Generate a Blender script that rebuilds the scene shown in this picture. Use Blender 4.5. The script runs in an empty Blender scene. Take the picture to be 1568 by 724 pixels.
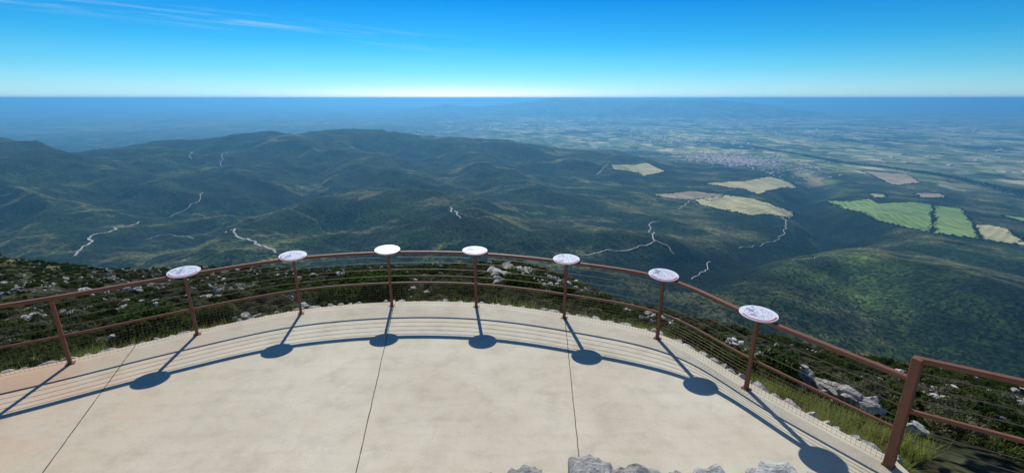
import bpy, bmesh, math, random, time
import numpy as np
from mathutils import Vector, Matrix
random.seed(4); rng=np.random.default_rng(7)
sc=bpy.context.scene

# ---------------------------------------------------------------- noise
def _h(ix,iy,seed):
    n=(ix*374761393+iy*668265263+seed*1442695041)&0xffffffff
    n=((n^(n>>13))*1274126177)&0xffffffff
    return (n^(n>>16))&0xffffffff
def perlin(x,y,seed=0):
    x=np.asarray(x,float);y=np.asarray(y,float)
    ix=np.floor(x).astype(np.int64);iy=np.floor(y).astype(np.int64)
    fx=x-ix;fy=y-iy
    u=fx*fx*fx*(fx*(fx*6-15)+10);v=fy*fy*fy*(fy*(fy*6-15)+10)
    def g(a,b,dx,dy):
        t=_h(a,b,seed)*(2*math.pi/4294967296.0)
        return np.cos(t)*dx+np.sin(t)*dy
    n00=g(ix,iy,fx,fy);n10=g(ix+1,iy,fx-1,fy);n01=g(ix,iy+1,fx,fy-1);n11=g(ix+1,iy+1,fx-1,fy-1)
    return ((n00*(1-u)+n10*u)*(1-v)+(n01*(1-u)+n11*u)*v)*1.5
def fbm(x,y,o,seed=0,g=.5):
    s=0;a=1;n=0
    for i in range(o):
        s=s+a*perlin(x*2**i+i*17.3,y*2**i-i*9.1,seed+i);n+=a;a*=g
    return s/n
def ridged(x,y,o,seed=0,g=.5):
    s=0;a=1;n=0
    for i in range(o):
        s=s+a*(1-np.abs(perlin(x*2**i+i*7.3,y*2**i-i*3.1,seed+i))*1.8);n+=a;a*=g
    return s/n
def sstep(a,b,x):
    t=np.clip((x-a)/(b-a),0,1);return t*t*(3-2*t)

# ---------------------------------------------------------------- survey: bearings read off the photograph are turned
# into world metres on a known elevation (W) or on the terrain itself (ground_at); everything is then built there in 3D.
F=710.0; TH=math.radians(16.6); CH=3.8
cT,sT=math.cos(TH),math.sin(TH)
def W(px,py,z):
    u=(px-784)/F;v=(py-362)/F
    d=sT+v*cT;t=(CH-z)/d
    return (round(u*t),round((cT-v*sT)*t),z)

# ---------------------------------------------------------------- terrain height
R_A=[(-2736,2851,-520),(-2671,2940,-440),(-2927,3608,-350),(-2976,3954,-330),(-2377,4155,-330),(-1880,3945,-340),(-1634,4322,-320),(-1151,4537,-330),(-509,4380,-360),(97,4383,-420),(522,4363,-460),(928,4247,-530),(1253,3927,-600)]
R_B=[(-944,1685,-455),(-897,1863,-420),(-816,2008,-400),(-642,2000,-410),(-384,1847,-430),(-88,1785,-450)]
R_C=[(-438,1318,-430),(-343,1422,-420),(-212,1546,-410),(-122,1556,-415),(35,1501,-430),(272,1604,-450),(470,1589,-470)]
R_D=[W(-90,215,-260),W(-20,245,-300),W(30,268,-380),W(60,290,-470)]
R_E=[W(240,225,-345),W(250,260,-420),W(285,300,-470)]
R_F=[W(510,207,-320),W(560,245,-410),W(600,275,-450)]
R_G=[W(700,213,-360),W(740,245,-440),W(790,275,-490)]
R_H=[W(400,213,-335),W(400,250,-415),W(370,290,-460)]
R_I=[W(1110,440,-420),W(1200,385,-455),W(1300,380,-470),W(1420,405,-450),W(1568,440,-420)]
R_J=[W(1010,345,-545),W(1100,320,-570),W(1215,345,-575)]
R_K=[W(1240,300,-575),W(1350,320,-575),W(1480,350,-560),W(1640,385,-540)]
RID=[(R_A,680,1.0),(R_B,300,1.0),(R_C,220,1.0),(R_D,600,1),(R_E,330,.9),(R_F,330,.9),(R_G,300,.9),(R_H,330,.9),(R_I,280,1),(R_J,420,.5),(R_K,560,.4)]
GORGE=[W(1060,450,-520),W(1140,405,-560),W(1240,385,-600),W(1300,365,-610),W(1262,335,-620),W(1225,305,-640),W(1255,285,-650),W(1190,262,-660)]
RIVER=[W(1150,225,-690),W(1230,238,-690),W(1290,252,-690),W(1370,262,-690),W(1450,275,-690),W(1570,305,-680),W(1700,330,-670)]
GC=W(1250,400,-455)
def polyd(x,y,P):
    best=np.full(np.shape(x),1e9)
    for i in range(len(P)-1):
        ax,ay=P[i][:2];bx,by=P[i+1][:2];dx,dy=bx-ax,by-ay;L=dx*dx+dy*dy
        s=np.clip(((x-ax)*dx+(y-ay)*dy)/L,0,1)
        best=np.minimum(best,np.hypot(x-ax-s*dx,y-ay-s*dy))
    return best
def ang(tab,az):
    return np.interp(az,[a for a,b in tab],[b for a,b in tab])
TT=[(-180,.22),(-60,.225),(-50,.245),(-38.6,.305),(-26.6,.352),(-12,.368),(0,.366),(7,.40),(14,.455),(26,.478),(36.5,.482),(52,.436),(70,.40),(180,.4)]
RC=[(-60,140),(-45,110),(-38,80),(-26,45),(0,30),(14,24),(30,20),(50,22),(70,25)]
R0=[(-60,9.3),(-47,9.3),(-37,9.0),(-27,8.9),(-16,8.6),(0,8.3),(7,7.9),(19,7.6),(30,6.5),(45,6.0),(60,5.6)]
def height(x,y,detail=True):
    x=np.asarray(x,float);y=np.asarray(y,float)
    r=np.hypot(x,y)+1e-6;az=np.degrees(np.arctan2(x,y))
    T=ang(TT,az);rc=ang(RC,az);r0=ang(R0,az)
    k=(3.8-r0*T+.35)/(rc-r0)**2
    zm=3.8-r*T-k*(r-rc)**2
    amp=np.clip((r-r0)/60,0,1)
    zm=zm+amp*(9*fbm(x/90,y/90,4,3)*np.clip(r/200,0.1,1)*1.5)+np.clip((r-r0)/6,0,1)*.3*fbm(x/3.1,y/3.1,4,9)
    near=-.32+.12*fbm(x/2.,y/2.,3,5)
    zm=np.minimum(zm,near)
    back=sstep(95,140,np.abs(az));zm=zm*(1-back)+near*back
    t=sstep(-15,25,az)
    bl=np.interp(r,[0,1000,2000,3000,5000,8000,14000,30000,60000],[-380,-440,-500,-520,-600,-660,-680,-700,-700])
    br=np.interp(r,[0,900,1600,2500,4000,7000,14000,30000,60000],[-400,-500,-570,-600,-640,-690,-700,-705,-705])
    b=bl*(1-t)+br*t
    w=np.zeros_like(b)
    ww=np.clip(r/3000,0,1)*110
    wx=x+ww*fbm(x/700,y/700,3,21);wy=y+ww*fbm(x/700,y/700,3,31)
    acc=np.zeros_like(b)
    for P,wd,am in RID:
        best=np.full(b.shape,-1e9);ba=np.zeros_like(b)
        for i in range(len(P)-1):
            ax,ay,azz=P[i];bx,by,bz=P[i+1]
            dx,dy=bx-ax,by-ay;L=dx*dx+dy*dy
            s=np.clip(((wx-ax)*dx+(wy-ay)*dy)/L,0,1)
            d=np.hypot(wx-ax-s*dx,wy-ay-s*dy)
            zc=azz+(bz-azz)*s
            f=1/(1+(d/wd)**2.2)
            c=np.maximum(zc-b,0)*f
            m=c>best
            best=np.where(m,c,best);ba=np.where(m,f,ba)
        acc=np.maximum(acc,best)+.12*np.minimum(acc,best);w=np.maximum(w,ba*am)
    hh=b+acc
    rm=sstep(500,1200,r)*(1-sstep(5500,8500,r))
    g=ridged(wx/1500,wy/1500,7,47,.46)-.68
    hh=hh+rm*g*(34+600*w*(1-.93*w))*(.24+.76*sstep(22,-5,az)+.2*w*(1-sstep(2200,2800,r)*t))
    gd=polyd(wx,wy,GORGE);hh=hh-85*np.exp(-(gd/150)**2)
    fl=sstep(8000,14000,r)
    leftfar=sstep(12,-10,az)
    hh=hh+fl*leftfar*(1-sstep(30000,45000,r))*(34*fbm(x/3600,y/3600,4,61)+14*ridged(x/3000,y/3000,3,66))
    fh=np.exp(-((r-25000)/4500)**2)
    sh=np.interp(az,[-30,-14,-8,-4,0,5,8,12,18,22,27,34],[0,0,.5,.35,.55,.95,.9,.85,.8,.9,.6,0])
    hh=hh+fh*sh*(750+60*fbm(x/2500,y/2500,4,71))
    sea=sstep(42000,47000,r+3000*fbm(x/9000,y/9000,3,81))
    hh=hh*(1-sea)+(-760)*sea
    kk=10.0
    hs=np.clip(.5+.5*(zm-hh)/kk,0,1)
    z=zm*hs+hh*(1-hs)+kk*hs*(1-hs)
    z=np.where(r<120,zm,z)
    return z

def ground_at(px,py):
    u=(px-784)/F;v=(py-362)/F
    d=np.array([u,cT-v*sT,-(sT+v*cT)])
    t=np.geomspace(12,60000,3000)
    x,y,z=d[0]*t,d[1]*t,CH+d[2]*t
    h=height(x,y)
    i=np.argmax(z<h)
    if not (z<h).any(): i=len(t)-1
    j=max(i-1,0);a=z[j]-h[j];b=h[i]-z[i]
    tt=t[j]+(t[i]-t[j])*a/(a+b+1e-9)
    return np.round(np.array([d[0]*tt,d[1]*tt]))

# ---------------------------------------------------------------- materials
def mat(name):
    m=bpy.data.materials.new(name);m.use_nodes=True
    nt=m.node_tree;nt.nodes.clear()
    o=nt.nodes.new('ShaderNodeOutputMaterial')
    return m,nt,o
def ramp(nt,fac,stops):
    r=nt.nodes.new('ShaderNodeValToRGB');e=r.color_ramp.elements
    while len(e)<len(stops): e.new(.5)
    for i,(p,c) in enumerate(stops):
        e[i].position=p;e[i].color=(*c,1) if len(c)==3 else c
    nt.links.new(fac,r.inputs[0]);return r.outputs[0]
def mix(nt,fac,a,b,bt='MIX'):
    m=nt.nodes.new('ShaderNodeMix');m.data_type='RGBA';m.blend_type=bt
    for s,v in ((m.inputs[0],fac),(m.inputs[6],a),(m.inputs[7],b)):
        if isinstance(v,bpy.types.NodeSocket): nt.links.new(v,s)
        elif isinstance(v,(int,float)): s.default_value=v
        else: s.default_value=(*v,1)
    return m.outputs[2]
def math_(nt,op,a,b=0.,c=None):
    m=nt.nodes.new('ShaderNodeMath');m.operation=op
    for i,v in enumerate((a,b) if c is None else (a,b,c)):
        if isinstance(v,bpy.types.NodeSocket): nt.links.new(v,m.inputs[i])
        else: m.inputs[i].default_value=v
    return m.outputs[0]
def noise(nt,vec,scale,detail=4,rough=.5):
    n=nt.nodes.new('ShaderNodeTexNoise');n.inputs['Scale'].default_value=scale;n.inputs['Detail'].default_value=detail;n.inputs['Roughness'].default_value=rough
    nt.links.new(vec,n.inputs['Vector']);return n.outputs['Fac']
def bsdf(nt,o,col,rough=.8,bump=None,spec=.2,bs=.3,bd=.02):
    p=nt.nodes.new('ShaderNodeBsdfPrincipled')
    if isinstance(col,bpy.types.NodeSocket): nt.links.new(col,p.inputs['Base Color'])
    else: p.inputs['Base Color'].default_value=(*col,1)
    p.inputs['Roughness'].default_value=rough;p.inputs['Specular IOR Level'].default_value=spec
    if bump is not None:
        b=nt.nodes.new('ShaderNodeBump');b.inputs['Strength'].default_value=bs;b.inputs['Distance'].default_value=bd
        nt.links.new(bump,b.inputs['Height']);nt.links.new(b.outputs[0],p.inputs['Normal'])
    nt.links.new(p.outputs[0],o.inputs[0]);return p
def pos(nt): return nt.nodes.new('ShaderNodeNewGeometry').outputs['Position']

def mesh_obj(name,v,f,m=None,smooth=False,parent=None):
    me=bpy.data.meshes.new(name)
    me.from_pydata([tuple(map(float,p)) for p in v],[],[tuple(map(int,q)) for q in f]);me.update()
    ob=bpy.data.objects.new(name,me);sc.collection.objects.link(ob)
    if m: me.materials.append(m)
    if smooth: me.shade_smooth()
    if parent: ob.parent=parent
    return ob
def np_mesh(name,v,quads,m=None,smooth=False,parent=None):
    me=bpy.data.meshes.new(name);v=np.asarray(v,np.float32);quads=np.asarray(quads,np.int32)
    k=quads.shape[1];n=len(quads)
    me.vertices.add(len(v));me.vertices.foreach_set('co',v.ravel())
    me.loops.add(n*k);me.loops.foreach_set('vertex_index',quads.ravel())
    me.polygons.add(n);me.polygons.foreach_set('loop_start',np.arange(n,dtype=np.int32)*k)
    me.polygons.foreach_set('loop_total',np.full(n,k,np.int32))
    me.polygons.foreach_set('use_smooth',np.full(n,smooth))
    me.update(calc_edges=True)
    ob=bpy.data.objects.new(name,me);sc.collection.objects.link(ob)
    if m: me.materials.append(m)
    if parent: ob.parent=parent
    return ob

# ---------------------------------------------------------------- terrain mesh
rs=np.concatenate([np.geomspace(2.5,300,300)[:-1],np.geomspace(300,8000,640)[:-1],np.geomspace(8000,190000,160)])
azs=np.radians(np.concatenate([np.arange(-180,-62,4.),np.linspace(-62,62,1000),np.arange(66,180,4.)]))
A,Rr=np.meshgrid(azs,rs)
X=Rr*np.sin(A);Y=Rr*np.cos(A)
Z=height(X,Y)
nr,na=X.shape
idx=np.arange(nr*na).reshape(nr,na)
nxt=np.roll(idx,-1,axis=1)
q=np.stack([idx[:-1],nxt[:-1],nxt[1:],idx[1:]],-1).reshape(-1,4)[:,::-1]
V=np.stack([X,Y,Z],-1).reshape(-1,3)
mt,nt,o=mat('terrain_garrigue')
p=pos(nt)
at=nt.nodes.new('ShaderNodeAttribute');at.attribute_name='tcol'
am=nt.nodes.new('ShaderNodeAttribute');am.attribute_name='plain'
n1=noise(nt,p,.012,8,.65);n2=noise(nt,p,.09,6,.68);n3=noise(nt,p,1.1,6,.7);n0=noise(nt,p,.0028,6,.6)
crown=ramp(nt,n2,[(.40,(.28,.30,.32)),(.52,(1,1,1)),(.66,(2.0,1.85,1.5))])
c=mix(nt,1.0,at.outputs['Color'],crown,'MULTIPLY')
c=mix(nt,.9,c,ramp(nt,n1,[(.35,(.42,.47,.48)),(.53,(1,1,1)),(.68,(2.0,1.85,1.35))]),'MULTIPLY')
c=mix(nt,.8,c,ramp(nt,n0,[(.36,(.5,.55,.55)),(.5,(1,1,1)),(.64,(1.7,1.6,1.35))]),'MULTIPLY')
c=mix(nt,.7,c,ramp(nt,n3,[(.35,(.5,.5,.5)),(.6,(1.3,1.3,1.3))]),'MULTIPLY')
def parcels(sx_,sy_,rot):
    mp=nt.nodes.new('ShaderNodeMapping');mp.inputs['Scale'].default_value=(1/sx_,1/sy_,0);mp.inputs['Rotation'].default_value=(0,0,rot);nt.links.new(p,mp.inputs[0])
    vo=nt.nodes.new('ShaderNodeTexVoronoi');vo.distance='CHEBYCHEV';vo.inputs['Scale'].default_value=1;nt.links.new(mp.outputs[0],vo.inputs['Vector'])
    sep=nt.nodes.new('ShaderNodeSeparateColor');nt.links.new(vo.outputs['Color'],sep.inputs[0]);return sep.outputs[0]
fc=ramp(nt,parcels(140,230,.5),[(0,(.06,.11,.03)),(.22,(.16,.20,.07)),(.45,(.36,.32,.18)),(.62,(.20,.31,.09)),(.85,(.62,.52,.35)),(1,(.09,.13,.05))])
fc=mix(nt,.85,fc,ramp(nt,parcels(520,900,-.3),[(0,(.42,.52,.45)),(.4,(.9,.95,.85)),(.7,(1.1,1.1,1.0)),(1,(1.6,1.4,1.2))]),'MULTIPLY')
n4=noise(nt,p,.0011,6,.62)
fc=mix(nt,ramp(nt,n4,[(.53,(0,0,0)),(.60,(1,1,1))]),fc,(.03,.05,.022))
c=mix(nt,am.outputs['Fac'],c,fc)
bsdf(nt,o,c,.95,n2,.05,1.0,10.0)
ter=np_mesh('terrain',V,q,mt,True)
r=np.hypot(V[:,0],V[:,1]);az=np.degrees(np.arctan2(V[:,0],V[:,1]))
dzr=(np.gradient(Z,axis=0)/np.gradient(Rr,axis=0)).ravel()   # >0 : faces the mountain (north side, wooded; darker colour also paints in relief shade)
forest=np.array([.024,.044,.014]);scrub=np.array([.15,.155,.065]);lime=np.array([.34,.32,.28]);grass=np.array([.095,.16,.042])
nn=fbm(V[:,0]/260,V[:,1]/260,5,91);n5=fbm(V[:,0]/14,V[:,1]/14,5,95);n6=fbm(V[:,0]/2.2,V[:,1]/2.2,3,97)
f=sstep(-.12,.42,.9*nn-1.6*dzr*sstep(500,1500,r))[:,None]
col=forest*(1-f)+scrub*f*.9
nearm=(1-sstep(250,700,r))
soil=np.array([.12,.115,.07])
cn=scrub*.42*(1-sstep(-.15,.2,n5)[:,None])+soil*sstep(-.15,.2,n5)[:,None]
cn=np.where(((n5>.36)|(n6>.5))[:,None],lime,cn)
col=col*(1-nearm[:,None]*.85)+cn*nearm[:,None]*.85
gm=np.exp(-((V[:,0]-GC[0])/340)**2-((V[:,1]-GC[1])/260)**2)
gm=(sstep(.22,.8,gm+.6*nn)*.62)[:,None]
col=col*(1-gm)+grass*gm
gd=polyd(V[:,0],V[:,1],GORGE);g_=np.exp(-(gd/190)**2)[:,None];col=col*(1-g_)+forest*.5*g_
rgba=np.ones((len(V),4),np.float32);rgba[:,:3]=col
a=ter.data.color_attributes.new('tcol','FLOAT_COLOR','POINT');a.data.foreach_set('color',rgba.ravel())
pl=sstep(-635,-660,V[:,2]+25*nn)*sstep(3300,4300,r)*sstep(-16,4,az+8*nn)
pl=np.maximum(pl,sstep(9000,16000,r)*.4)
rd=polyd(V[:,0]+90*nn,V[:,1]+90*nn,RIVER);pl=pl*(1-np.exp(-(rd/110)**2))
pl=pl*(1-np.exp(-(gd/200)**2))
a=ter.data.attributes.new('plain','FLOAT','POINT');a.data.foreach_set('value',pl.astype(np.float32))

# ---------------------------------------------------------------- sea
ms,nt,o=mat('sea_water')
bsdf(nt,o,(.02,.05,.07),.35,spec=.5)
n=64;aa=np.radians(np.linspace(-180,180,n,endpoint=False))
v=[(0,0,-730)]+[(195000*math.sin(t),195000*math.cos(t),-730) for t in aa]
mesh_obj('sea',v,[(0,i+1,(i+1)%n+1) for i in range(n)][::-1],ms)

# ---------------------------------------------------------------- haze
mh,nt,o=mat('haze_air')
HC=(.18,.60,1,1);HD=.80e-4
vs=nt.nodes.new('ShaderNodeVolumeScatter');vs.inputs['Color'].default_value=HC;vs.inputs['Density'].default_value=HD;vs.inputs['Anisotropy'].default_value=.38
va=nt.nodes.new('ShaderNodeVolumeAbsorption');va.inputs['Color'].default_value=HC;va.inputs['Density'].default_value=HD
ad=nt.nodes.new('ShaderNodeAddShader');nt.links.new(vs.outputs[0],ad.inputs[0]);nt.links.new(va.outputs[0],ad.inputs[1])
nt.links.new(ad.outputs[0],o.inputs['Volume'])
bpy.ops.mesh.primitive_cube_add(size=1,location=(0,0,-670));hz=bpy.context.object;hz.name='haze_atmosphere';hz.scale=(420000,420000,1400);hz.data.materials.append(mh)

# ---------------------------------------------------------------- roads / fields
mr,nt,o=mat('dirt_road');p=pos(nt);bsdf(nt,o,mix(nt,noise(nt,p,.03,5),(.24,.22,.18),(.62,.59,.54)),.9)
def ribbon(name,P,wd,m,lift=1.0):
    segs=[[P[0]]]
    for a,b in zip(P,P[1:]):
        if abs(np.hypot(*a)-np.hypot(*b))>700: segs.append([])
        segs[-1].append(b)
    for P in segs:
        if len(P)<2: continue
        out=[]
        for i in range(len(P)-1):
            p0=P[max(i-1,0)];p1=P[i];p2=P[i+1];p3=P[min(i+2,len(P)-1)]
            k=min(max(4,int(np.linalg.norm(p2-p1)/10)),60)
            for j in range(k):
                t=j/k;out.append(.5*((2*p1)+(-p0+p2)*t+(2*p0-5*p1+4*p2-p3)*t*t+(-p0+3*p1-3*p2+p3)*t**3))
        out.append(P[-1]);out=np.array(out)
        out=out+np.stack([fbm(out[:,0]/60,out[:,1]/60,3,7),fbm(out[:,0]/60,out[:,1]/60,3,8)],-1)*20
        tg=np.gradient(out,axis=0);tg/=np.linalg.norm(tg,axis=1)[:,None]+1e-9
        nm=np.stack([-tg[:,1],tg[:,0]],-1)*(wd/2*(1+.35*fbm(out[:,0]/40,out[:,1]/40,2,4)))[:,None]
        L=out+nm;Rg=out-nm
        zl=np.maximum(height(L[:,0],L[:,1]),height(Rg[:,0],Rg[:,1]))+lift
        v=np.concatenate([np.c_[L,zl],np.c_[Rg,zl]]);n=len(out)
        f=np.array([(i,i+1,n+i+1,n+i) for i in range(n-1)])
        np_mesh(name,v,f[:,::-1],m)
roads=[([(118,391),(128,380),(145,362),(165,355),(185,348),(212,340)],7.5),
([(262,332),(282,322),(300,312),(312,296)],5),([(322,272),(338,255),(350,232)],4),([(292,243),(296,233)],4),
([(348,354),(365,362),(385,368),(405,378),(425,388)],7),
([(690,318),(700,325),(702,335)],5),
([(885,390),(930,385),(975,378),(998,372),(1001,360),(995,346),(1010,338)],4),
([(1001,366),(1020,375),(1034,391)],3.5),([(1085,400),(1082,415),(1060,426)],2.8),
([(1180,320),(1200,335),(1203,350),(1195,362)],3.5),([(913,268),(935,252)],5),
([(220,366),(260,360),(300,366)],3),([(1040,320),(1060,305),(1075,296)],4),
([(1210,400),(1290,392),(1350,398)],2),([(1130,380),(1180,372),(1195,362)],2.5)]
for pts,wd in roads: ribbon('dirt_road',[ground_at(*q_) for q_ in pts],wd,mr)
def fieldmat(name,c1,c2,rot):
    m,nt,o=mat(name);p=pos(nt)
    mp=nt.nodes.new('ShaderNodeMapping');mp.inputs['Rotation'].default_value=(0,0,rot);nt.links.new(p,mp.inputs[0])
    wv=nt.nodes.new('ShaderNodeTexWave');wv.inputs['Scale'].default_value=.009;wv.inputs['Distortion'].default_value=1.5;nt.links.new(mp.outputs[0],wv.inputs[0])
    c=mix(nt,wv.outputs['Fac'],c1,c2)
    mp=nt.nodes.new('ShaderNodeMapping');mp.inputs['Scale'].default_value=(1/60,1/190,0);mp.inputs['Rotation'].default_value=(0,0,rot);nt.links.new(p,mp.inputs[0])
    vo=nt.nodes.new('ShaderNodeTexVoronoi');vo.distance='CHEBYCHEV';vo.inputs['Scale'].default_value=1;nt.links.new(mp.outputs[0],vo.inputs['Vector'])
    sp=nt.nodes.new('ShaderNodeSeparateColor');nt.links.new(vo.outputs['Color'],sp.inputs[0])
    c=mix(nt,.85,c,ramp(nt,sp.outputs[0],[(0,(.62,.7,.6)),(.5,(1,1,1)),(1,(1.2,1.12,1.1))]),'MULTIPLY')
    c=mix(nt,.6,c,ramp(nt,noise(nt,p,.015,7,.65),[(.3,(.5,.55,.5)),(.5,(1,1,1)),(.7,(1.3,1.3,1.3))]),'MULTIPLY')
    bsdf(nt,o,c,.95);return m
mg=fieldmat('green_crop',(.16,.25,.055),(.25,.34,.085),.4)
mb=fieldmat('stubble',(.42,.37,.16),(.54,.47,.24),.9)
mbr=fieldmat('ploughed',(.36,.26,.16),(.45,.34,.20),1.2)
fields=[([(932,252),(990,250),(1018,262),(985,270),(975,264),(940,260)],mb),
([(995,298),(1060,293),(1110,298),(1095,308),(1050,306)],mbr),
([(1062,306),(1110,299),(1150,304),(1190,318),(1215,325),(1210,335),(1150,330),(1080,316)],mb),
([(1080,282),(1130,278),(1210,280),(1220,288),(1160,298),(1140,290)],mb),
([(1265,308),(1300,310),(1330,304),(1345,312),(1400,310),(1428,314),(1424,356),(1350,340),(1300,322)],mg),
([(1430,315),(1472,320),(1490,345),(1500,366),(1430,358)],mg),
([(1493,345),(1520,346),(1545,352),(1568,370),(1568,376),(1507,367)],mb),
([(1320,262),(1390,268),(1410,280),(1370,284)],mbr),([(1535,330),(1580,335),(1580,345)],mg),
([(1330,297),(1352,298),(1360,303),(1338,303)],mb),([(1400,296),(1440,297),(1450,303),(1410,303)],mbr)]
hedge=[]
for poly,m in fields:
    P=np.array([ground_at(*q) for q in poly])
    c0=P.mean(0);n=len(P);out=[]
    for i in range(n):
        for j in range(10): out.append(P[i]+(P[(i+1)%n]-P[i])*j/10)
    out=np.array(out)
    out=out+np.stack([fbm(out[:,0]/70,out[:,1]/70,3,17),fbm(out[:,0]/70,out[:,1]/70,3,18)],-1)*16
    for i in range(len(out)):
        a_,b_=out[i],out[(i+1)%len(out)];k=int(np.linalg.norm(b_-a_)/7)+1
        for j in range(k):
            if random.random()<.5: hedge.append(a_+(b_-a_)*j/k+np.array([random.gauss(0,5),random.gauss(0,5)]))
    K=14;rings=[c0+(out-c0)*(k/K) for k in range(1,K+1)]
    vv=np.concatenate([[c0]]+rings);z=height(vv[:,0],vv[:,1])+2.5
    n=len(out);f=[(0,1+i,1+(i+1)%n) for i in range(n)]
    for k in range(K-1):
        for i in range(n):
            a=1+k*n+i;b=1+k*n+(i+1)%n;f.append((a,a+n,b+n,b))
    mesh_obj('crop_field',np.c_[vv,z],f,m,True)

# ---------------------------------------------------------------- village
mv,nt,o=mat('village_walls_roofs')
g=nt.nodes.new('ShaderNodeNewGeometry')
sx=nt.nodes.new('ShaderNodeSeparateXYZ');nt.links.new(g.outputs['True Normal'],sx.inputs[0])
roof=math_(nt,'GREATER_THAN',sx.outputs[2],.3)
c=mix(nt,roof,(.65,.60,.53),ramp(nt,noise(nt,g.outputs['Position'],.03,2),[(.3,(.48,.30,.2)),(.7,(.78,.68,.60))]))
bsdf(nt,o,c,.8)
def houses(name,pts,smin,smax):
    v=[];f=[];pts=np.array(pts);zs=height(pts[:,0],pts[:,1])-1
    for (x,y),z in zip(pts,zs):
        a=random.uniform(0,3.14);w=random.uniform(smin,smax);l=w*random.uniform(1,1.8);h=random.uniform(5,9);e=h+w*.22
        b=len(v);ca,sa=math.cos(a),math.sin(a)
        for (dx,dy,dz) in [(-l,-w,0),(l,-w,0),(l,w,0),(-l,w,0),(-l,-w,h),(l,-w,h),(l,w,h),(-l,w,h),(-l,0,e),(l,0,e)]:
            dx/=2;dy/=2;v.append((x+dx*ca-dy*sa,y+dx*sa+dy*ca,z+dz))
        f+=[tuple(b+i for i in q) for q in [(0,1,5,4),(1,2,6,9,5),(2,3,7,6),(3,0,4,8,7),(4,5,9,8),(6,7,8,9)]]
    return mesh_obj(name,v,f,mv)
c0=ground_at(1130,246)
pts=[c0+np.array([random.gauss(0,270),random.gauss(0,430)]) for _ in range(1300)]
houses('village_houses',pts,11,20)
pts=[]
for _ in range(600):
    a=math.radians(random.uniform(-12,50));rr=random.uniform(6000,22000)
    pts.append((rr*math.sin(a),rr*math.cos(a)))
for cx,cy in [(1040,215),(870,195),(980,200),(1240,205),(750,195),(1420,200),(930,186),(1130,190)]:
    c1=ground_at(cx,cy)
    pts+=[c1+np.array([random.gauss(0,500),random.gauss(0,500)]) for _ in range(120)]
houses('farmhouses',pts,15,48)

# ---------------------------------------------------------------- terrace
posts=[(-8.02,5.28),(-6.60,6.10),(-5.29,7.00),(-3.89,7.79),(-2.30,8.13),(-.68,8.08),(.944,7.61),(2.40,6.86),(3.20,5.48),(4.07,4.10)]
PP=np.array(posts)
def cat(P,k=14):
    out=[]
    for i in range(len(P)-1):
        p0=P[max(i-1,0)];p1=P[i];p2=P[i+1];p3=P[min(i+2,len(P)-1)]
        for j in range(k):
            t=j/k;out.append(.5*((2*p1)+(-p0+p2)*t+(2*p0-5*p1+4*p2-p3)*t*t+(-p0+3*p1-3*p2+p3)*t**3))
    out.append(P[-1]);return np.array(out)
arc=cat(PP)
tg=np.gradient(arc,axis=0);tg/=np.linalg.norm(tg,axis=1)[:,None];nrm=np.stack([-tg[:,1],tg[:,0]],-1)
mc,nt,o=mat('terrace_concrete');p=pos(nt)
n1=noise(nt,p,.6,6,.6);n2=noise(nt,p,3,8,.6);n3=noise(nt,p,60,4,.6);n7=noise(nt,p,.9,10,.7)
c=ramp(nt,n1,[(.3,(.52,.46,.345)),(.5,(.59,.53,.405)),(.7,(.655,.60,.475))])
c=mix(nt,.75,c,ramp(nt,n2,[(.3,(.82,.81,.79)),(.5,(1,1,1)),(.75,(1.06,1.05,1.03))]),'MULTIPLY')
c=mix(nt,.8,c,ramp(nt,n7,[(.495,(1,1,1)),(.5,(.86,.84,.80)),(.505,(1,1,1))]),'MULTIPLY')
c=mix(nt,.5,c,ramp(nt,n3,[(.3,(.8,.8,.8)),(.5,(1,1,1)),(.7,(1.1,1.1,1.1))]),'MULTIPLY')
wv=nt.nodes.new('ShaderNodeTexWave');wv.wave_type='RINGS';wv.inputs['Scale'].default_value=1.1;wv.inputs['Distortion'].default_value=6;wv.inputs['Detail'].default_value=4;nt.links.new(p,wv.inputs[0])
c=mix(nt,.3,c,ramp(nt,wv.outputs['Fac'],[(0,(.9,.89,.87)),(.15,(1,1,1)),(1,(1,1,1))]),'MULTIPLY')
sx=nt.nodes.new('ShaderNodeSeparateXYZ');nt.links.new(p,sx.inputs[0])
st=math_(nt,'MULTIPLY',ramp(nt,math_(nt,'MULTIPLY',sx.outputs[0],-.1),[(.38,(0,0,0)),(.60,(1,1,1))]),ramp(nt,n1,[(.40,(0,0,0)),(.6,(1,1,1))]))
c=mix(nt,math_(nt,'MULTIPLY',st,.6),c,(.52,.27,.13))
bsdf(nt,o,c,.85,mix(nt,.5,n2,n3),.2,.3,.012)
edge=arc+nrm*.16
poly=[tuple(e) for e in edge]+[(4.3,1.0),(-8.6,1.0)]
bm=bmesh.new()
top=[bm.verts.new((x,y,0)) for x,y in poly];bm.faces.new(top)
bot=[bm.verts.new((x,y,-.3)) for x,y in poly];n=len(poly)
for i in range(n): bm.faces.new((top[i],bot[i],bot[(i+1)%n],top[(i+1)%n]))
bmesh.ops.recalc_face_normals(bm,faces=bm.faces)
me=bpy.data.meshes.new('terrace');bm.to_mesh(me);ter_s=bpy.data.objects.new('concrete_terrace',me);sc.collection.objects.link(ter_s);me.materials.append(mc)
mj,nt,o=mat('joint_dark');bsdf(nt,o,(.06,.055,.045),.9)
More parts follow.
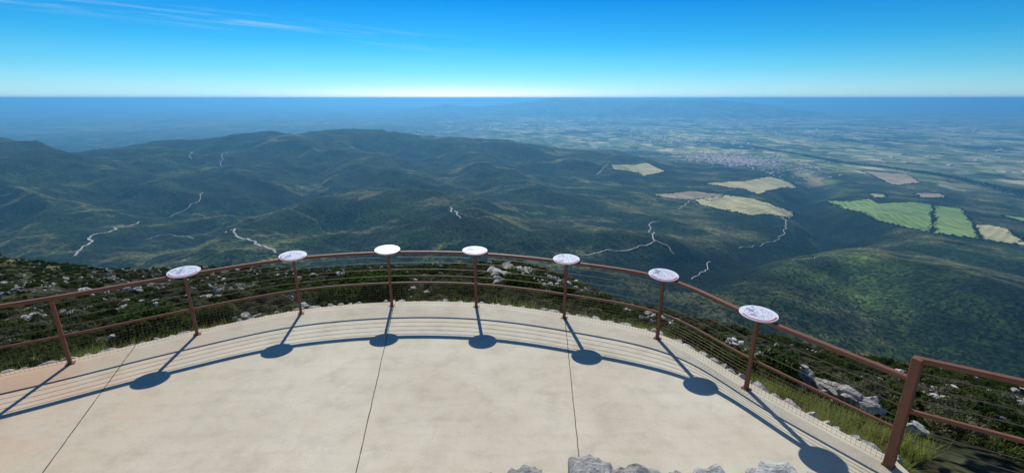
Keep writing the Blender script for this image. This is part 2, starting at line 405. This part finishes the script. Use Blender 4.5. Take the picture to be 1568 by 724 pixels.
for i,(a,b) in enumerate([((-2.27,8.2),(-1.30,1.6)),((.96,7.7),(.60,2.0)),((-6.05,6.65),(-4.0,1.6))]):
    a=np.array(a);b=np.array(b);d=(b-a)/np.linalg.norm(b-a);nn_=np.array([-d[1],d[0]])
    v=[];K=60
    for k in range(K+1):
        q_=a+(b-a)*k/K+nn_*random.gauss(0,.002);v+=[(*(q_+nn_*random.uniform(.003,.006)),.004),(*(q_-nn_*random.uniform(.003,.006)),.004)]
    mesh_obj('expansion_joint_%d'%i,v,[(2*k,2*k+1,2*k+3,2*k+2) for k in range(K)],mj,parent=ter_s)

mst,nt,o=mat('limestone');p=pos(nt)
n1=noise(nt,p,1.5,8,.65);n2=noise(nt,p,12,8,.7)
c=ramp(nt,n1,[(.3,(.27,.25,.215)),(.5,(.45,.43,.39)),(.7,(.64,.62,.57))])
c=mix(nt,.8,c,ramp(nt,n2,[(.3,(.35,.35,.35)),(.5,(1,1,1)),(.7,(1.15,1.12,1.08))]),'MULTIPLY')
bsdf(nt,o,c,.9,n2,.1,1.0,.05)
def rock(seed,sub=3,flat=.7):
    bm=bmesh.new();bmesh.ops.create_icosphere(bm,subdivisions=sub,radius=.5)
    rr=random.Random(seed)
    for i in range(13):
        d=Vector((rr.gauss(0,1),rr.gauss(0,1),rr.gauss(0,1))).normalized();k=rr.uniform(.2,.42)
        for v in bm.verts:
            s=v.co.dot(d)
            if s>k: v.co-=d*(s-k)*.95
    co=np.array([v.co for v in bm.verts])
    dn=perlin(co[:,0]*5+seed,co[:,1]*5+co[:,2]*4,seed)*.10+perlin(co[:,0]*12+seed,co[:,1]*12+co[:,2]*11,seed+3)*.07
    for v,d in zip(bm.verts,dn): v.co*=1+d; v.co.z*=flat
    V=np.array([v.co[:] for v in bm.verts]);Fc=[[v.index for v in f.verts] for f in bm.faces];bm.free();return V,np.array(Fc)
RK=[rock(s) for s in range(8)]
def rot3(a,b,c):
    return np.array(Matrix.Rotation(a,3,'Z')@Matrix.Rotation(b,3,'X')@Matrix.Rotation(c,3,'Y'))
def merged_rocks(name,items,m,smooth=False):
    vs=[];fs=[];n=0
    for (x,y,z,sx_,sy_,sz_,a) in items:
        V,Fc=random.choice(RK)
        Q=(V*np.array([sx_,sy_,sz_]))@rot3(a,random.uniform(-.25,.25),random.uniform(-.25,.25)).T+np.array([x,y,z])
        vs.append(Q);fs.append(Fc+n);n+=len(V)
    return np_mesh(name,np.concatenate(vs),np.concatenate(fs),m,smooth)
it=[];s=0
cum=np.r_[0,np.cumsum(np.linalg.norm(np.diff(arc,axis=0),axis=1))]
while s<cum[-1]:
    x=np.interp(s,cum,arc[:,0]+nrm[:,0]*.25);y=np.interp(s,cum,arc[:,1]+nrm[:,1]*.25)
    a=math.atan2(np.interp(s,cum,tg[:,1]),np.interp(s,cum,tg[:,0]));l=random.uniform(.14,.3)
    it.append((x,y,-.08+random.uniform(-.02,.02),l*1.25,.24,.22,a));s+=l*.95
merged_rocks('stone_edging',it,mst)

# ---------------------------------------------------------------- railing
mi,nt,o=mat('corten_steel');p=pos(nt)
n1=noise(nt,p,9,6,.6);n2=noise(nt,p,70,5,.6)
c=mix(nt,n1,(.12,.05,.03),(.25,.11,.065));bsdf(nt,o,c,.6,n2,.3,.3,.003)
mw,nt,o=mat('galvanised_wire');pp=bsdf(nt,o,(.16,.12,.10),.5);pp.inputs['Metallic'].default_value=.6
def sweep(pts,prof):
    pts=np.asarray(pts,float);t=np.gradient(pts,axis=0);t/=np.linalg.norm(t,axis=1)[:,None]
    sd=np.stack([-t[:,1],t[:,0],np.zeros(len(t))],-1);sd/=np.linalg.norm(sd,axis=1)[:,None]+1e-9
    up=np.cross(t,sd);up*=np.sign(up[:,2:3]+1e-9)
    k=len(prof);v=[]
    for i in range(len(pts)):
        for a,b in prof: v.append(pts[i]+sd[i]*a+up[i]*b)
    f=[]
    for i in range(len(pts)-1):
        for j in range(k): f.append((i*k+j,i*k+(j+1)%k,(i+1)*k+(j+1)%k,(i+1)*k+j))
    return v,f,k
def bar(name,pts,w,h,m,parent):
    c=.15*min(w,h);pr=[(-w/2+c,-h/2),(w/2-c,-h/2),(w/2,-h/2+c),(w/2,h/2-c),(w/2-c,h/2),(-w/2+c,h/2),(-w/2,h/2-c),(-w/2,-h/2+c)]
    v,f,k=sweep(pts,pr);n=len(v)
    f+=[tuple(range(k)),tuple(range(n-1,n-k-1,-1))]
    return mesh_obj(name,v,f,m,parent=parent)
def upright(x,y,z0,z1,w,d,a):
    v=[];c=.006
    ca,sa=math.cos(a),math.sin(a)
    pr=[(-w/2+c,-d/2),(w/2-c,-d/2),(w/2,-d/2+c),(w/2,d/2-c),(w/2-c,d/2),(-w/2+c,d/2),(-w/2,d/2-c),(-w/2,-d/2+c)]
    for z in (z0,z1):
        for p_,q_ in pr: v.append((x+p_*ca-q_*sa,y+p_*sa+q_*ca,z))
    f=[(i,(i+1)%8,8+(i+1)%8,8+i) for i in range(8)]+[tuple(range(7,-1,-1)),tuple(range(8,16))]
    return v,f
rail=bpy.data.objects.new('terrace_railing',None);sc.collection.objects.link(rail)
RH=1.06
z=np.full(len(arc),RH);bar('top_rail',np.c_[arc,z],.07,.05,mi,rail)
bar('middle_rail',np.c_[arc,z*0+.46],.03,.03,mi,rail)
for i,h in enumerate([.60,.73,.86,.97]):
    bar('cable_%d'%i,np.c_[arc,z*0+h],.007,.007,mw,rail)
def ta(i):
    a=PP[max(i-1,0)];b=PP[min(i+1,len(PP)-1)];return math.atan2(b[1]-a[1],b[0]-a[0])
vs=[];fs=[]
for i,(x,y) in enumerate(posts):
    a=ta(i);big=i==len(posts)-1
    v,f=upright(x,y,.0,1.31 if big else RH-.026,.045 if not big else .085,.06 if not big else .10,a)
    n=len(vs);vs+=v;fs+=[tuple(n+j for j in q) for q in f]
    v,f=upright(x,y,.0,.01,.11,.10,a);n=len(vs);vs+=v;fs+=[tuple(n+j for j in q) for q in f]
mesh_obj('posts',vs,fs,mi,parent=rail)
vs=[];fs=[]
def addw(a,b,w=.0016):
    a=np.array(a);b=np.array(b);t=(b-a)/np.linalg.norm(b-a)
    s=np.cross(t,[0,0,1.]) if abs(t[2])<.9 else np.cross(t,[1.,0,0]);s/=np.linalg.norm(s);u=np.cross(t,s)
    n=len(vs)
    for p_ in (a,b):
        for k in range(3):
            q_=k*2*math.pi/3;vs.append(p_+(s*math.cos(q_)+u*math.sin(q_))*w)
    for k in range(3): fs.append((n+k,n+(k+1)%3,n+3+(k+1)%3,n+3+k))
s=0
while s<cum[-1]:
    x=np.interp(s,cum,arc[:,0]);y=np.interp(s,cum,arc[:,1]);addw((x,y,.02),(x,y,.46));s+=.05
for h in np.arange(.03,.45,.05):
    for i in range(0,len(arc)-1): addw((*arc[i],h),(*arc[i+1],h))
mesh_obj('wire_mesh',vs,fs,mw,parent=rail)
rr=bpy.data.objects.new('ramp_railing',None);sc.collection.objects.link(rr)
a0=np.array([4.09,4.10]);d=np.array([.85,-.52]);
pts=[a0+d*t for t in np.linspace(0,3,8)]
bar('top_rail',[(*p_,1.29) for p_ in pts],.075,.05,mi,rr);bar('lower_rail',[(*p_,.70) for p_ in pts],.05,.04,mi,rr)
for i,h in enumerate([.35,.5,.85,1.0,1.15]): bar('cable_%d'%i,[(*p_,h) for p_ in pts],.008,.008,mw,rr)
v,f=upright(*(a0+d*1.75),-.3,1.27,.06,.06,-.55);mesh_obj('post',v,f,mi,parent=rr)
md,nt,o=mat('orientation_disc_print');tc=nt.nodes.new('ShaderNodeTexCoord').outputs['Object']
sx=nt.nodes.new('ShaderNodeSeparateXYZ');nt.links.new(tc,sx.inputs[0])
rad=math_(nt,'SQRT',math_(nt,'ADD',math_(nt,'MULTIPLY',sx.outputs[0],sx.outputs[0]),math_(nt,'MULTIPLY',sx.outputs[1],sx.outputs[1])))
rows=math_(nt,'GREATER_THAN',math_(nt,'SINE',math_(nt,'MULTIPLY',sx.outputs[1],200.)),.1)
oi=nt.nodes.new('ShaderNodeObjectInfo')
mp=nt.nodes.new('ShaderNodeMapping');mp.inputs['Scale'].default_value=(45,18,1);nt.links.new(tc,mp.inputs[0]);
nt.links.new(oi.outputs['Location'],mp.inputs['Location'])
wd=math_(nt,'GREATER_THAN',noise(nt,mp.outputs[0],1,2),.5)
txt=math_(nt,'MULTIPLY',math_(nt,'MULTIPLY',rows,wd),math_(nt,'LESS_THAN',rad,.17))
c=mix(nt,math_(nt,'MULTIPLY',txt,.8),(.80,.81,.84),(.14,.14,.22))
mp2=nt.nodes.new('ShaderNodeMapping');mp2.inputs['Scale'].default_value=(9,9,1);nt.links.new(tc,mp2.inputs[0]);nt.links.new(oi.outputs['Location'],mp2.inputs['Location'])
pic=math_(nt,'MULTIPLY',math_(nt,'GREATER_THAN',noise(nt,mp2.outputs[0],1,3),.55),math_(nt,'LESS_THAN',sx.outputs[0],-.03))
pic=math_(nt,'MULTIPLY',pic,math_(nt,'LESS_THAN',rad,.2))
c=mix(nt,math_(nt,'MULTIPLY',pic,.7),c,(.20,.18,.30))
red=math_(nt,'MULTIPLY',math_(nt,'GREATER_THAN',rad,.19),math_(nt,'MULTIPLY',math_(nt,'LESS_THAN',rad,.218),math_(nt,'LESS_THAN',sx.outputs[1],-.06)))
c=mix(nt,red,c,(.5,.06,.06));pp=bsdf(nt,o,c,.3,spec=.5)
for i in range(2,9):
    x,y=posts[i];bm=bmesh.new();R=.232
    prof=[(0,0),(R-.004,0),(R,-.004),(R,-.014),(R-.004,-.018),(0,-.018)]
    n=48;rings=[]
    for (q_,h) in prof[1:5]: rings.append([bm.verts.new((q_*math.cos(2*math.pi*k/n),q_*math.sin(2*math.pi*k/n),h)) for k in range(n)])
    bm.faces.new(rings[0]);bm.faces.new(rings[-1][::-1])
    for a,b in zip(rings,rings[1:]):
        for k in range(n): bm.faces.new((a[k],b[k],b[(k+1)%n],a[(k+1)%n]))
    me=bpy.data.meshes.new('disc');bm.to_mesh(me);bm.free();me.materials.append(md)
    par=bpy.data.objects.new('orientation_table',None);sc.collection.objects.link(par);par.location=(x,y,1.13)
    par.rotation_euler=(math.radians(random.uniform(1,4)),math.radians(random.uniform(-2,2)),math.atan2(-x,y)*.6)
    ob=bpy.data.objects.new('disc',me);sc.collection.objects.link(ob);ob.parent=par
    v,f=upright(0,0,-.046,-.019,.09,.09,0);mesh_obj('bracket',v,f,mi,parent=par)

# ---------------------------------------------------------------- platform and parapet
def block(x0,x1,y0,y1,z0,z1,seed):
    bm=bmesh.new();bmesh.ops.create_cube(bm,size=1);bmesh.ops.subdivide_edges(bm,edges=bm.edges[:],cuts=9,use_grid_fill=True)
    R=random.Random(seed);sk_=R.uniform(-.12,.12)
    for v in bm.verts:
        c=v.co;m=(abs(c.x)*2)**8+(abs(c.y)*2)**8+(abs(c.z)*2)**8
        c/=max(m,1e-9)**(1/8) if m>1 else 1
        n_=float(perlin(np.array([c.x*3+seed*3.1+c.z*2]),np.array([c.y*3+c.z*3]),seed)[0])*.10+float(perlin(np.array([c.x*9+seed]),np.array([c.y*9+c.z*8]),seed+5)[0])*.05
        c*=1+n_;c.z+=c.x*sk_
    V_=np.array([v.co[:] for v in bm.verts]);F_=np.array([[v.index for v in f.verts] for f in bm.faces]);bm.free()
    V_=V_*np.array([x1-x0,y1-y0,z1-z0])+np.array([(x0+x1)/2,(y0+y1)/2,(z0+z1)/2]);return V_,F_
vs_=[];fs_=[];n=0
for k,(x0,x1,zt) in enumerate([(-1.6,-1.2,2.14),(-1.22,-.8,2.15),(-.82,-.42,2.16),(-.44,-.16,2.20),(-.15,-.03,2.225),(-.04,.14,2.25),(.13,.24,2.21),(.24,.45,2.29),(.44,.66,2.275),(.65,.80,2.255),(.79,.94,2.245),(.93,1.05,2.2),(1.05,1.25,2.255),(1.25,1.5,2.2),(1.5,1.9,2.16),(1.9,2.3,2.16),(2.3,2.8,2.15)]):
    V_,F_=block(x0,x1,1.3+random.uniform(-.03,.03),1.68+random.uniform(-.04,.03),zt-.3,zt,k);vs_.append(V_);fs_.append(F_+n);n+=len(V_)
np_mesh('stone_parapet',np.concatenate(vs_),np.concatenate(fs_),mst)
bm=bmesh.new();bmesh.ops.create_cube(bm,size=1)
for v_ in bm.verts: v_.co=Vector((v_.co.x*12,v_.co.y*6.6-1.75,v_.co.z*2.3+.85))
bmesh.ops.bevel(bm,geom=bm.edges[:],offset=.04,segments=2)
me=bpy.data.meshes.new('pl');bm.to_mesh(me);me.materials.append(mst);ob=bpy.data.objects.new('stone_platform',me);sc.collection.objects.link(ob)

# ---------------------------------------------------------------- vegetation
def leafmat(name,c1,c2,tr=.3):
    m,nt,o=mat(name);p=pos(nt);oi=nt.nodes.new('ShaderNodeObjectInfo')
    f=math_(nt,'ADD',math_(nt,'MULTIPLY',noise(nt,p,4,3),.6),math_(nt,'MULTIPLY',oi.outputs['Random'],.45))
    c=ramp(nt,f,[(.2,c1),(.75,c2)])
    d=nt.nodes.new('ShaderNodeBsdfDiffuse');t=nt.nodes.new('ShaderNodeBsdfTranslucent');mx=nt.nodes.new('ShaderNodeMixShader');mx.inputs[0].default_value=tr
    nt.links.new(c,d.inputs[0]);nt.links.new(c,t.inputs[0]);nt.links.new(d.outputs[0],mx.inputs[1]);nt.links.new(t.outputs[0],mx.inputs[2]);nt.links.new(mx.outputs[0],o.inputs[0]);return m
ml=leafmat('scrub_leaves',(.024,.040,.013),(.085,.11,.03));ml2=leafmat('pale_leaves',(.06,.07,.038),(.19,.185,.10))
mlf=leafmat('forest_leaves',(.020,.037,.012),(.055,.085,.025),.2)
mlo=leafmat('oak_leaves',(.022,.045,.011),(.07,.11,.025),.35)
mgz=leafmat('grass_blades',(.10,.15,.02),(.32,.33,.09),.45)
def bush(name,nleaf,seed,ls,m,tall=1.):
    R=np.random.default_rng(seed);nc=16
    cc=R.normal(size=(nc,3));cc/=np.linalg.norm(cc,axis=1)[:,None];cc*=R.uniform(.1,.42,(nc,1));cc[:,2]=np.abs(cc[:,2])*.7+.08
    cr=R.uniform(.10,.24,nc);w=R.integers(0,nc,nleaf)
    d=R.normal(size=(nleaf,3));d/=np.linalg.norm(d,axis=1)[:,None]
    P=cc[w]+d*(cr[w]*R.uniform(.5,1.08,nleaf))[:,None]
    P[:,2]*=tall
    a=R.normal(size=(nleaf,3));a/=np.linalg.norm(a,axis=1)[:,None];b=np.cross(a,d);b/=np.linalg.norm(b,axis=1)[:,None]+1e-9
    s=ls*R.uniform(.6,1.4,(nleaf,1))
    V=np.stack([P-a*s,P-b*s*.5,P+a*s,P+b*s*.5],1).reshape(-1,3)
    V[:,2]=np.maximum(V[:,2],-.05)
    return np_mesh(name,V,np.arange(nleaf*4).reshape(-1,4),m)
def instancer(name,proto,P,S):
    n=len(P);a=rng.uniform(0,6.28,n);v=np.zeros((n,4,3))
    for k in range(4):
        q_=a+k*math.pi/2+math.pi/4
        v[:,k,0]=P[:,0]+np.cos(q_)*S*.7071;v[:,k,1]=P[:,1]+np.sin(q_)*S*.7071;v[:,k,2]=P[:,2]
    ob=np_mesh(name,v.reshape(-1,3),np.arange(n*4).reshape(-1,4))
    ob.instance_type='FACES';ob.use_instance_faces_scale=True;ob.instance_faces_scale=1
    ob.show_instancer_for_render=False;proto.parent=ob;return ob
def scatter(n,r0,r1,a0,a1,thr,seed,sc_=12,off=1.2):
    R=np.random.default_rng(seed)
    a=R.uniform(a0,a1,n);rr_=np.exp(R.uniform(math.log(r0),math.log(r1),n))
    ok=rr_>ang(R0,a)+off;a=np.radians(a[ok]);rr_=rr_[ok]
    x=rr_*np.sin(a);y=rr_*np.cos(a);m=fbm(x/sc_,y/sc_,3,seed)>thr
    x,y=x[m],y[m];return np.c_[x,y,height(x,y)]
for i in range(3):
    b=bush('bush',2200,50+i,.045,[ml,ml,ml2][i])
    P=scatter([8000,6500,6500][i],9,160,-62,64,-.04,200+i,9);rd_=np.hypot(P[:,0],P[:,1])
    S=np.random.default_rng(i).uniform(.25,.95,len(P))*(.6+.5*np.clip(rd_/80,0,1.2))
    P[:,2]-=.05;instancer('scrub_bushes',b,P,S)
for i in range(2):
    b=bush('shrub',420,80+i,.10,[ml,mlf][i])
    P=scatter(36000,110,1500,-62,64,-.08,220+i,30);rd_=np.hypot(P[:,0],P[:,1])
    S=np.random.default_rng(i+9).uniform(.5,1.3,len(P))*np.interp(rd_,[120,300,900,1500],[1.4,2.2,4,5]);P[:,2]-=.3
    instancer('garrigue_shrubs',b,P,S)
b=bush('tree',260,90,.12,mlf)
H=np.array(hedge)
R=np.random.default_rng(77)
t_=R.uniform(0,1,2200)*(len(RIVER)-1);i_=t_.astype(int);RV=np.array(RIVER)[:,:2]
Q=RV[i_]+(RV[np.minimum(i_+1,len(RV)-1)]-RV[i_])*(t_-i_)[:,None]+R.normal(0,45,(2200,2))
H=np.concatenate([H,Q]);H=np.c_[H,height(H[:,0],H[:,1])]
instancer('hedgerow_trees',b,H,R.uniform(7,15,len(H)))
b=bush('oak',5200,97,.03,mlo,1.1)
P=np.array([(-3.95,10.3),(-3.45,9.9),(-2.95,10.1),(-3.5,10.8),(-7.0,8.3),(-7.6,8.7),(3.9,7.4),(4.5,7.0),(1.2,11.5),(3.5,8.0),(-6.5,9.0),(.3,12.5),(2.2,10.2)],float);P=np.c_[P,height(P[:,0],P[:,1])-.05]
instancer('holm_oak_shrubs',b,P,np.array([1.7,1.75,1.5,1.9,1.4,1.3,1.2,1.2,1.0,1.1,1.0,1.2,1.1]))
for i in range(2):
    V_,F_=RK[i];b=np_mesh('rock',V_,F_,mst)
    P=scatter(9500,11,420,-62,64,.08,240+i,6,2.0);rd_=np.hypot(P[:,0],P[:,1]);S=np.random.default_rng(i+19).lognormal(-1.7,.5,len(P));S=np.minimum(S,.40)*(1+rd_/70)
    P[:,2]+=.02*S;instancer('limestone_rocks',b,P,S)
it=[]
for _ in range(130):
    u_=random.gauss(0,1);x=5.2+u_*.42;y=7.6-u_*.55+random.gauss(0,.35)
    z=float(height(np.array([x]),np.array([y]))[0]);s=random.uniform(.14,.42);it.append((x,y,z+s*.15+random.uniform(0,.34)*math.exp(-u_*u_),s*1.3,s,s*.9,random.uniform(0,3)))
for _ in range(26):
    x=random.gauss(.0,.6);y=17.5+random.gauss(0,1.6);z=float(height(np.array([x]),np.array([y]))[0]);s=random.uniform(.2,.6);it.append((x,y,z+.14,s*1.4,s,s*.8,random.uniform(0,3)))
merged_rocks('limestone_outcrop',it,mst)
R=np.random.default_rng(3);NB=48000
s=R.uniform(0,cum[-1],NB);s=np.where(R.random(NB)<.5,R.uniform(cum[-1]*.72,cum[-1],NB),s)
of=.40+np.abs(R.normal(0,.65,NB))
gx=np.interp(s,cum,arc[:,0])+np.interp(s,cum,nrm[:,0])*of;gy=np.interp(s,cum,arc[:,1])+np.interp(s,cum,nrm[:,1])*of
m=fbm(gx/.7,gy/.7,2,301)>-.05;gx,gy=gx[m],gy[m];n=len(gx);gz_=height(gx,gy)-.02
hh=R.uniform(.08,.32,n);a=R.uniform(0,6.28,n);le=R.normal(0,.09,(n,2));w=.007
V=np.stack([np.c_[gx-np.cos(a)*w,gy-np.sin(a)*w,gz_],np.c_[gx+np.cos(a)*w,gy+np.sin(a)*w,gz_],np.c_[gx+le[:,0],gy+le[:,1],gz_+hh]],1).reshape(-1,3)
np_mesh('grass',V,np.arange(n*3).reshape(-1,3),mgz)

# ---------------------------------------------------------------- light, sky
el=math.radians(40);azs_=math.atan2(-.15,.989)
d=Vector((math.sin(azs_)*math.cos(el),math.cos(azs_)*math.cos(el),math.sin(el)))
L=bpy.data.lights.new('sun','SUN');L.energy=4.5;L.angle=math.radians(.5);L.color=(1,.96,.88)
lo=bpy.data.objects.new('sun',L);sc.collection.objects.link(lo);lo.rotation_euler=d.to_track_quat('Z','Y').to_euler()
w=bpy.data.worlds.new('World');sc.world=w;w.use_nodes=True;nt=w.node_tree;nt.nodes.clear()
o=nt.nodes.new('ShaderNodeOutputWorld');bg=nt.nodes.new('ShaderNodeBackground')
sk=nt.nodes.new('ShaderNodeTexSky');sk.sky_type='NISHITA';sk.sun_disc=False;sk.sun_elevation=el;sk.sun_rotation=azs_;sk.altitude=800;sk.ozone_density=3;sk.air_density=1;sk.dust_density=.3
tc=nt.nodes.new('ShaderNodeTexCoord').outputs['Generated'];sx=nt.nodes.new('ShaderNodeSeparateXYZ');nt.links.new(tc,sx.inputs[0])
tint=ramp(nt,sx.outputs[2],[(0,(.64,1.0,1.50)),(.012,(.56,.97,1.40)),(.05,(.30,.84,1.16)),(.10,(.11,.70,1.06)),(.18,(.02,.53,1.0)),(.5,(.25,.7,1.1))])
c=mix(nt,1.0,sk.outputs[0],tint,'MULTIPLY')
u=math_(nt,'DIVIDE',sx.outputs[0],sx.outputs[1]);vv=math_(nt,'DIVIDE',sx.outputs[2],sx.outputs[1])
e=math_(nt,'ADD',vv,math_(nt,'MULTIPLY',u,.10))
cb=nt.nodes.new('ShaderNodeCombineXYZ');nt.links.new(math_(nt,'MULTIPLY',u,3.),cb.inputs[0]);nt.links.new(math_(nt,'MULTIPLY',e,90.),cb.inputs[1])
nz=ramp(nt,noise(nt,cb.outputs[0],1.0,5,.6),[(.48,(0,0,0)),(.75,(1,1,1))])
band=math_(nt,'ABSOLUTE',math_(nt,'DIVIDE',math_(nt,'SUBTRACT',e,.089),.022))
band=math_(nt,'MAXIMUM',math_(nt,'SUBTRACT',1.,band),0.)
lf=nt.nodes.new('ShaderNodeMapRange');lf.inputs[1].default_value=.0;lf.inputs[2].default_value=-.35;nt.links.new(u,lf.inputs[0])
cl=math_(nt,'MULTIPLY',math_(nt,'MULTIPLY',math_(nt,'MULTIPLY',nz,band),lf.outputs[0]),.5)
c=mix(nt,cl,c,(6.5,8.5,9.5))
gu=math_(nt,'DIVIDE',math_(nt,'ADD',u,.13),.26);gv=math_(nt,'DIVIDE',vv,.016)
gl=math_(nt,'EXPONENT',math_(nt,'MULTIPLY',math_(nt,'ADD',math_(nt,'MULTIPLY',gu,gu),math_(nt,'MULTIPLY',gv,gv)),-1.))
c=mix(nt,math_(nt,'MULTIPLY',gl,.95),c,(14.,14.,14.))  # sea glint painted into the sky as a white glow along the horizon
nt.links.new(c,bg.inputs[0]);bg.inputs[1].default_value=.095;nt.links.new(bg.outputs[0],o.inputs[0])
sc.view_settings.view_transform='Standard';sc.view_settings.look='None'
cam=bpy.data.cameras.new('camera');cam.sensor_width=36;cam.lens=F/1568*36;cam.clip_start=.1;cam.clip_end=400000
co=bpy.data.objects.new('camera',cam);sc.collection.objects.link(co);co.location=(0,0,CH);co.rotation_euler=(math.pi/2-TH,0,0);sc.camera=co
